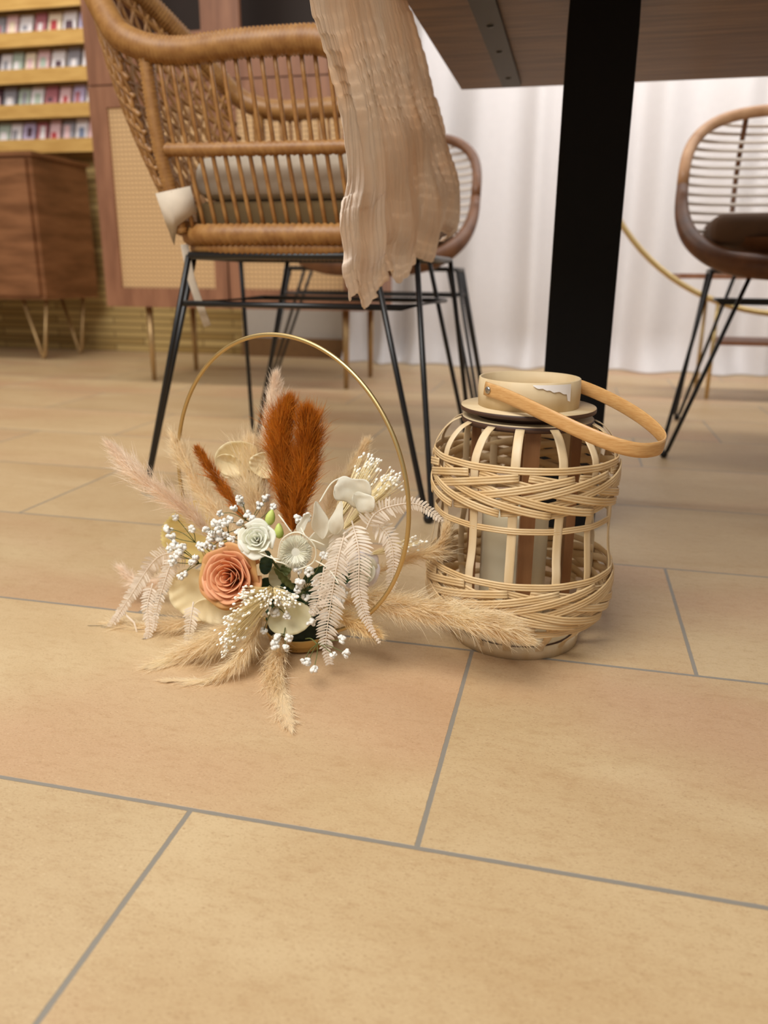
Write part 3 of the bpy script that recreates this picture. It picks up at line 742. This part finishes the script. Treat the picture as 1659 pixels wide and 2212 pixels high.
for i, (x, y, Y, a, L) in enumerate([(615,1250,.69,130,.030),(560,1280,.685,-20,.028),(680,1240,.69,30,.028),(660,1320,.68,100,.026),(600,1345,.68,160,.026),(700,1290,.69,-60,.03),(620,1225,.695,60,.026),(645,1300,.675,20,.026),(585,1320,.675,-50,.024)]):
    leaf(x, y, Y, L, L*.42, a, 'dark_leaf', M['dark_green'] if i%3 else M['stem_green'], .3, tilt=(i*37)%50-20, yaw=(i*53)%60-30)
# rose built from cupped petals
def petal_fn(c, X_, Y_, N_, ang, rad, wid, h, lean, curl, ruf, ph):
    # petal stands round the bloom axis N_; base near the axis, lip at rad
    ca, sa = math.cos(ang), math.sin(ang)
    def fn(u, v):
        th = ang+(u-.5)*wid
        prof = rad*(.35+.65*v**.7)*(1+lean*v)
        edge = abs(2*u-1)
        vv = v*(1-.32*edge**3)
        z = h*vv
        r = prof+curl*rad*max(0, v-.72)**1.3*3.0*(1-.3*edge)
        z -= curl*rad*max(0, v-.8)*1.4
        r += ruf*rad*math.sin(u*9+ph)*v*v
        return c+(X_*math.cos(th)+Y_*math.sin(th))*r+N_*z
    return fn
def bloom(cx, cy, Y, rad, name, mat_in, mat_out, nin, nout, seed, nrm, swirl=1.0):
    rn = random.Random(seed); c = at(cx, cy, Y); N_ = V(nrm).normalized(); X_ = N_.cross(VU).normalized(); Y_ = N_.cross(X_)
    mb = MB(); H = rad*.95
    c0 = c-N_*H*.75
    for k in range(nin):
        f = k/(nin-1); ang = k*2.399*swirl+rn.uniform(-.2,.2); r = rad*(.07+.78*f**.85)
        mb.grid(petal_fn(c0, X_, Y_, N_, ang, r, 2.3-1.0*f+rn.uniform(-.2,.2), H*(.98-.16*f), .06, .10+.10*f, .035, rn.uniform(0,6)), 16, 12)
    o = mb.build(name, mat_in, fa, solid=.0004)
    for k in range(nout):
        ang = k*2*PI/nout+rn.uniform(-.2,.2)
        MB().grid(petal_fn(c0-N_*rad*.05, X_, Y_, N_, ang, rad*(.90+.06*(k%2)), 1.5, H*(.74-.08*(k%2)), .1, .30, .05, rn.uniform(0,6)), 18, 12).build('outer_petal', mat_out, o, solid=.0004)
    # sepal cup behind the flower
    MB().lathe([(1e-5,-.002),(rad*.25,0),(rad*.42,rad*.28),(rad*.40,rad*.30),(1e-5,rad*.1)], (0,0,0), 16).v
    st_ = MB().tube(rsmp([c0+N_*rad*.1, c0-N_*rad*.35, c0.lerp(BC+V((0,0,.05)), .7)], n=8), .0014, 6).build('stem', M['stem_green'], o)
    return o
bloom(490,1247,.668, .0280, 'peach_rose', M['rose'], M['rose_outer'], 30, 7, 4, VN+V((-.22,0,.30)))
bloom(553,1163,.672, .0165, 'ivory_bloom', M['lisi'], M['lisi'], 17, 4, 9, VN+V((.05,0,.55)))
bloom(785,1235,.700, .0175, 'ivory_bloom', M['lisi'], mat('white_outer_petal', (250,246,250), .5, trans=.3), 14, 5, 12, VN+V((.55,0,.1)))
def bud(px, py, Y, L, r, ang):
    c = at(px, py, Y); d = (VR*math.cos(R(ang))+VU*math.sin(R(ang))).normalized(); q = d.to_track_quat('Z','Y').to_matrix()
    mb = MB(); vs = []
    prof = [(0,-.5),(.7,-.38),(1,-.15),(.92,.1),(.6,.32),(.22,.48),(.02,.5)]
    m_ = MB().lathe([(max(1e-5, a*r), b*L) for a, b in prof], (0,0,0), 12)
    o = MB().add([q@(V((x.x*(1+.12*math.sin(3*math.atan2(x.y,x.x)+x.z*300)), x.y, x.z)))+c for x in m_.v], m_.f).build('flower_bud', M['bud'], fa)
bud(584,1118,.69,.017,.0050,75); bud(603,1147,.685,.016,.0045,90)
# bristly seed head with pale tendrils
def pom(px, py, Y, r, n, seed):
    rn = random.Random(seed); c = at(px, py, Y); mb = MB(); N_ = (VN+V((.05,0,.25))).normalized(); X_ = N_.cross(VU).normalized(); Y_ = N_.cross(X_)
    for k in range(n):
        a = rn.uniform(0, 2*PI); ph = 1.5-.75*rn.random()**1.5
        d = (X_*math.cos(a)+Y_*math.sin(a))*math.sin(ph)+N_*math.cos(ph)*.55
        p0 = c-N_*r*.28+d*r*.02; L = r*rn.uniform(.82,1.02)
        s = d.cross(V((rn.gauss(0,1),)*2+(1,))).normalized()*.00035; s2 = d.cross(s).normalized()*.00035
        p1 = p0+d*L*.8; p2 = p0+d*L
        mb.add([p0-s*.5,p0+s*.5,p1-s,p1+s,p2, p0+s2*.5, p1+s2], [(0,1,3,2),(2,3,4),(0,5,6,2),(2,6,4)])
    mb.ball(c-N_*r*.30, r*.74, 10, (1,1,.22), N_.to_track_quat('Z','Y').to_matrix())
    return mb.build('bristle_seed_head', M['seedhead'], fa)
pom(638,1193,.665,.0172,2600,5)
def tendril(*p, r=.0007): MB().tube(rsmp(A(*p), step=.002), r, 6).build('tendril', M['seedhead'], fa)
tendril((600,1205,.66),(610,1165,.655),(645,1150,.652),(680,1180,.655),(676,1215,.66),(640,1232,.664))
tendril((585,1200,.665),(596,1212,.66),(610,1216,.66),(630,1225,.664))
tendril((680,1210,.66),(705,1225,.655),(722,1245,.652),(732,1262,.65))
tendril((602,1112,.68),(612,1125,.67),(630,1150,.668))
tendril((650,1140,.68),(662,1160,.665),(684,1170,.662),(702,1178,.665))
tendril((560,1195,.67),(590,1206,.662),(606,1208,.662))
tendril((690,1085,.69),(715,1045,.70),(740,1030,.71))
# pearly petals
def pearly(px, py, Y, L, W, ang, twist, name='pearly_petal', seed=1, yaw=0):
    rn = random.Random(seed); c = at(px, py, Y); a = R(ang); rt = Matrix.Rotation(R(yaw), 3, VU); X_ = rt@VR; N0 = rt@VN
    ax = X_*math.cos(a)+VU*math.sin(a); ay = -X_*math.sin(a)+VU*math.cos(a)
    def fn(u, v):
        x = -1+2*u; h = max(0, 1-abs(x)**2.6)**.5; y = (-1+2*v)*h; w_ = noise.noise(V((u*3, v*3, seed)))
        tw = twist*x; b2 = ay*math.cos(tw)+N0*math.sin(tw)
        return c+ax*(x*L/2)+b2*(y*W/2*(1+.22*math.sin(u*7+seed)))+N0*(.10*W*math.sin(u*5+seed)+.05*W*w_+.06*W*y*y)
    return MB().grid(fn, 30, 16).build(name, M['lunaria'], fa, solid=.00035)
pearly(762,1062,.690,.036,.030,-20,.5,seed=2)
pearly(785,1085,.688,.024,.018,-40,.6,seed=3)
pearly(710,1165,.672,.034,.032,100,.3,seed=4)
pearly(690,1125,.660,.038,.014,100,.7,seed=5,yaw=20)
pearly(730,1120,.664,.034,.013,78,-.8,seed=6,yaw=-20)
pearly(655,1130,.69,.022,.009,60,.6,seed=7)

# baby's breath: blossoms on thin branching stems
def blossom(c, r, rn, parent):
    mb = MB()
    for k in range(13):
        d = V((rn.gauss(0,1), rn.gauss(0,1), rn.gauss(0,1))).normalized(); q = d.to_track_quat('Z','Y').to_matrix()
        mb.ball(c+d*r*.52, r*.48, 3, (1, .8, .28 if k % 2 else .9), q @ Matrix.Rotation(rn.uniform(0,3), 3, 'Y'))
    return mb.build('blossom', M['white_petal'], parent)
def sprig(base, items, seed, r=.0057, mstem='stem_green'):
    rn = random.Random(seed); mb = MB(); b = at(*base); cs = [(at(x, y, Y), r*rn.uniform(.78,1.12)) for x, y, Y in items]
    g = sum((c for c, _ in cs), V((0,0,0)))/len(cs); node = b.lerp(g, .55)
    mb.tube(rsmp([b, b.lerp(node,.5)+V((0,0,.003)), node], n=6), .0006, 5)
    for c, rr in cs:
        m2 = node.lerp(c, .5)+V((rn.uniform(-.002,.002), 0, rn.uniform(-.001,.004)))
        mb.tube(rsmp([node, m2, c], n=7), .00042, 5)
    o = mb.build('babys_breath_sprig', M[mstem], fa)
    for c, rr in cs:
        c.z = max(c.z, rr+.001); blossom(c, rr, rn, o)
sprig((470,1210,.70), [(379,1117,.69),(364,1142,.69),(369,1158,.688),(414,1143,.688)], 1)
sprig((480,1230,.70), [(378,1176,.685),(392,1182,.682),(366,1187,.688),(374,1203,.685),(385,1198,.68),(373,1214,.685),(391,1243,.682),(398,1241,.681),(421,1208,.68),(417,1214,.684)], 2)
sprig((530,1180,.71), [(444,1144,.69),(463,1129,.69),(497,1122,.692),(486,1130,.69),(473,1144,.686),(457,1152,.684),(487,1156,.688),(438,1183,.684),(458,1181,.684),(432,1178,.686),(474,1160,.69)], 3)
sprig((555,1150,.72), [(517,1077,.71),(505,1098,.71),(533,1110,.705),(518,1129,.70),(476,1109,.705),(520,1086,.712)], 4)
sprig((650,1180,.71), [(643,1121,.70),(664,1118,.70),(654,1098,.74),(662,1062,.76),(650,1075,.765)], 5)
sprig((650,1290,.69), [(668,1235,.665),(648,1257,.665),(643,1272,.666),(682,1260,.668),(690,1276,.667)], 6)
sprig((660,1300,.685), [(682,1312,.66),(676,1322,.66),(672,1345,.66),(738,1268,.67),(742,1282,.668),(725,1293,.664)], 7)
sprig((610,1300,.685), [(570,1361,.655),(593,1325,.66),(620,1332,.655),(600,1300,.66),(577,1300,.66)], 8)
sprig((620,1350,.675), [(600,1376,.645),(624,1378,.645),(617,1400,.640),(593,1393,.642)], 9)
sprig((640,1300,.69), [(660,1290,.672),(636,1292,.668),(700,1330,.664),(655,1215,.67),(642,1232,.666),(700,1200,.668),(715,1248,.664)], 11)
sprig((560,1140,.72), [(560,1092,.72),(575,1075,.73),(548,1120,.70),(590,1095,.72),(480,1175,.685),(500,1165,.688),(515,1150,.69),(452,1166,.685),(470,1130,.69)], 12)
sprig((660,1380,.665), [(658,1427,.625),(666,1430,.624),(678,1446,.618),(720,1415,.634),(738,1382,.645),(748,1412,.636),(736,1300,.66)], 10, .0050)
# cream seed sprays
def spray(base, tips, seed, nb, spreadpx, rball=.0009, name='seed_spray'):
    rn = random.Random(seed); st_ = MB(); bl = MB(); b = at(*base)
    for k in range(nb):
        x, y, Y, sx, sy = tips[rn.randrange(len(tips))]
        c = at(x+rn.gauss(0,sx), y+rn.gauss(0,sy), Y+rn.gauss(0,.004)); c.z = max(.003, c.z)
        md = b.lerp(c, .55)+V((rn.gauss(0,.001), 0, rn.gauss(0,.001)))
        st_.tube([b.lerp(c,.12), md, c], .00022, 3, cap=False)
        d = (c-md).normalized(); q = d.to_track_quat('Z','Y').to_matrix()
        bl.ball(c, rball*rn.uniform(.8,1.35), 4, (1,1,1.4), q)
    o = st_.build(name, M['stem_pale'], fa, smooth=False); bl.build('seeds', M['berry'], o)
spray((712,1150,.70), [(790,1020,.735,14,16),(800,1000,.735,9,9),(770,1045,.73,14,14)], 1, 110, 0, .0011)
spray((735,1150,.70), [(835,1050,.725,16,14),(850,1040,.725,12,11),(810,1070,.72,16,14)], 2, 140, 0, .0011)
spray((790,1200,.71), [(895,1168,.72,16,8),(880,1180,.72,16,8)], 3, 40, 0, .0010)
spray((590,1268,.668), [(530,1290,.650,8,9),(560,1300,.650,18,12),(620,1298,.652,12,10),(585,1290,.65,18,10)], 4, 230, 0, .00105)
spray((600,1275,.660), [(500,1360,.630,14,22),(488,1385,.625,9,20),(520,1330,.64,12,14)], 5, 150, 0, .00105)
spray((560,1090,.75), [(510,990,.77,12,8),(495,1020,.77,10,12),(530,1030,.77,12,12)], 6, 40, 0, .0011)

# ------------------------------------------------------------------ bamboo lantern
LC = V((-.0385,.793,0)); FA = math.atan2(-LC.y, -LC.x)     # azimuth facing the camera
ln = thing('bamboo_lantern', 'woven bamboo lantern with a curved carry handle, beside the flowers', 'lantern', LC)
PR = [(.006,.0655),(.016,.070),(.028,.0815),(.040,.0895),(.055,.0945),(.071,.0955),(.093,.0935),(.118,.0900),(.143,.0885),(.162,.0912),(.180,.0925),(.200,.0915),(.212,.0885),(.222,.0825),(.230,.0745),(.2345,.0655)]
def prof_r(z):
    if z <= PR[0][0]: return PR[0][1]
    for (a, ra), (b, rb) in zip(PR, PR[1:]):
        if z <= b: return ra+(rb-ra)*(z-a)/(b-a)
    return PR[-1][1]
def cyl(r, a, z): return LC+V((r*math.cos(a), r*math.sin(a), z))
NS = 14
zs = rsmp([V((r, 0, z)) for z, r in PR], n=70)
for k in range(NS):
    a = FA+R(-5)+2*PI*k/NS+R([0,2,-1,1.5,-2,0,1][k % 7])
    pts = []; nn = []; offs = []; nz_ = []
    for i, p in enumerate(zs):
        i0, i1 = zs[max(0,i-1)], zs[min(len(zs)-1,i+1)]; tz = (i1-i0).normalized()
        n2 = V((tz.z, 0, -tz.x))
        off = 0
        z = p.z
        if .150 > z > .135: off = .0013 if k % 2 else -.0011          # middle hoop
        if .156 < z < .198: off = -.0020
        if z >= .198 and z < .208: off = .0013 if k % 3 else -.001
        if .040 < z < .088: off = -.0022
        if .088 <= z < .098: off = .0013 if k % 2 else -.0011
        offs.append(off); nz_.append(n2)
    for i, p in enumerate(zs):
        o_ = sum(offs[max(0,min(len(zs)-1,i+d_))] for d_ in range(-3,4))/7; n2 = nz_[i]
        pts.append(cyl(p.x+o_, a, p.z)); nn.append(V((n2.x*math.cos(a), n2.x*math.sin(a), n2.z)))
    MB().strip(pts, nn, .0088, .0007, False).build('vertical_reed', M['reed_pale'], ln)
def hoop(z, w_, off=0., tilt=0.):
    n = 96; vs = [cyl(prof_r(z)+off+.0004*math.sin(k*.9), 2*PI*k/n, z+tilt*math.cos(2*PI*k/n+.6)) for k in range(n+1)]
    return MB().strip(vs, [V((math.cos(2*PI*k/n), math.sin(2*PI*k/n), 0)) for k in range(n+1)], w_, .0011)
hoop(.2015,.0072).build('hoop', M['reed'], ln)
hoop(.1425,.0064,0,.0008).build('hoop', M['reed'], ln)
hoop(.0895,.0072,.0002).build('hoop', M['reed'], ln)
hoop(.0385,.0072,.0002).build('hoop', M['reed'], ln)
rnd = random.Random(3)
def band(z0, z1, N, span, wdt):
    for fam in (1, -1):
        for k in range(N):
            a0 = 2*PI*k/N+(.1 if fam > 0 else .32)+rnd.uniform(-.04,.04)
            pts = []; nn = []; n = 26; j0 = rnd.uniform(-.0012,.0012)
            for i in range(n+1):
                t_ = i/n; e = t_*t_*(3-2*t_)*.35+t_*.65
                z = (z1+(z0-z1)*e)+j0
                a = a0+span*t_ if fam > 0 else a0+span*(1-t_)
                lay = (t_-.46)*5; lay = max(-1, min(1, lay))
                off = .0016*lay if fam > 0 else -.0016*lay
                off += .0004*math.sin(t_*PI)
                pts.append(cyl(prof_r(z)+off+.0004, a, z)); nn.append(V((math.cos(a), math.sin(a), -.1*(prof_r(z+.004)-prof_r(z-.004))/.008)))
            MB().strip(pts, nn, wdt, .0011).build('woven_strand', M['reed'], ln)
band(.1600, .1945, 12, R(102), .0078)
band(.0445, .0835, 13, R(112), .0082)
# base ring, discs, posts, neck
MB().lathe([(.0645,.0005),(.0672,.0005),(.0676,.013),(.0655,.0135)], LC, 64, True).build('base_ring', M['reed_pale'], ln)
bd = MB().disc(.0615,.0128,.0135,LC).build('base_board', M['ply'], ln)
MB().lathe([(.0600,.0060),(.0618,.0060),(.0618,.0130),(.0600,.0130)], LC, 64, True).build('dark_edge', M['ply_edge'], bd)
for zt, z0, r in ((.2478,.2432,.0668), (.2370,.2310,.0652)):
    d = MB().disc(r-.0004, zt-.0006, zt, LC, 72).build('lid_disc' if zt > .24 else 'upper_frame_disc', M['ply'], ln)
    MB().lathe([(r-.012,z0),(r-.0006,z0),(r,z0+.0006),(r,zt-.0008),(r-.0005,zt-.0004),(r-.012,zt-.0007)], LC, 72, True).build('dark_edge', M['ply_edge'], d)
MB().lathe([(.040,.2369),(.0500,.2369),(.0500,.2434),(.040,.2434)], LC, 48, True).build('spacer_ring', M['ply_edge'], ln)
for a in (7, 97, 187, 277):
    aa = FA+R(a); p = cyl(.050, aa, 0); tx = V((-math.sin(aa), math.cos(aa), 0)); rx = V((math.cos(aa), math.sin(aa), 0))
    mb = MB(); vs = []
    for z in (.0132, .2312):
        for sx, sy in ((-1,-1),(1,-1),(1,1),(-1,1)): vs.append(p+tx*(.0072*sx)+rx*(.0045*sy)+V((0,0,z)))
    mb.add(vs, [(0,3,2,1),(4,5,6,7),(0,1,5,4),(1,2,6,5),(2,3,7,6),(3,0,4,7)])
    mb.build('inner_post', M['post'], ln, smooth=False)
nk = MB().lathe([(.0474,.2476),(.0496,.2476),(.0502,.262),(.0496,.2752),(.0488,.2758),(.0474,.2752)], LC, 72, True)
nk = nk.build('neck_ring', M['ply'], ln)
# worn white flake on the neck, right of the front
fk = MB(); cols = 22
for i in range(cols+1):
    t_ = i/cols; a = FA+R(4+46*t_)
    hi = .2742; lo = .2742-(.0035+.0075*(t_**1.5)+.002*noise.noise(V((t_*7,0,0)))+ (.006 if t_ > .9 else 0))*min(1, t_*5+.2)
    fk.v += [cyl(.0506, a, hi), cyl(.0509, a, lo)]
fk.f = [(2*i, 2*i+2, 2*i+3, 2*i+1) for i in range(cols)]
fk.build('white_flake', mat('white_varnish', (244,238,232), .2), nk)
pa = R(-132.5); dv = V((math.cos(pa+PI/2), math.sin(pa+PI/2), 0)); pv = V((math.cos(pa), math.sin(pa), 0))
path = []; nn = []
n = 60
for i in range(n+1):
    t_ = PI*i/n; s = math.sin(t_); c_ = math.cos(t_)
    wx = .0525*math.copysign(abs(c_)**.8, c_)*(1+.10*s)
    L_ = .152*s**.85
    path.append(LC+pv*wx+dv*L_+V((0, 0, .2665-.036*s**1.2)))
for i in range(n+1):
    tg = (path[min(n,i+1)]-path[max(0,i-1)]).normalized()
    nn.append(tg.cross(V((.0,.0,1))+dv*.15).normalized()*(-1))
if nn[n//2].dot(dv) < 0: nn = [-x for x in nn]
ext = [path[0]-dv*.006+V((0,0,.001))]; path = ext+path+[path[-1]-dv*.006+V((0,0,.001))]; nn = [nn[0]]+nn+[nn[-1]]
hd = MB().strip(path, nn, .0135, .0013, False).build('carry_handle', M['bamboo_handle'], ln)
for sg in (1, -1):
    c_ = LC+pv*(.0545*sg)+V((0, 0, .2665))
    q = pv.to_track_quat('Z', 'Y').to_matrix()
    MB().ball(c_, .0036, 8, (1,1,.45), q).build('rivet', M['steel'], hd)
cn = MB().lathe([(1e-5,.0137),(.033,.0137),(.0345,.016),(.0345,.137),(.0335,.1405),(.030,.142),(.012,.139),(1e-5,.138)], LC+V((-.006,.002,0)), 48)
cn = cn.build('pillar_candle', M['wax'], None); tag(cn, 'ivory pillar candle standing inside the bamboo lantern', 'candle')
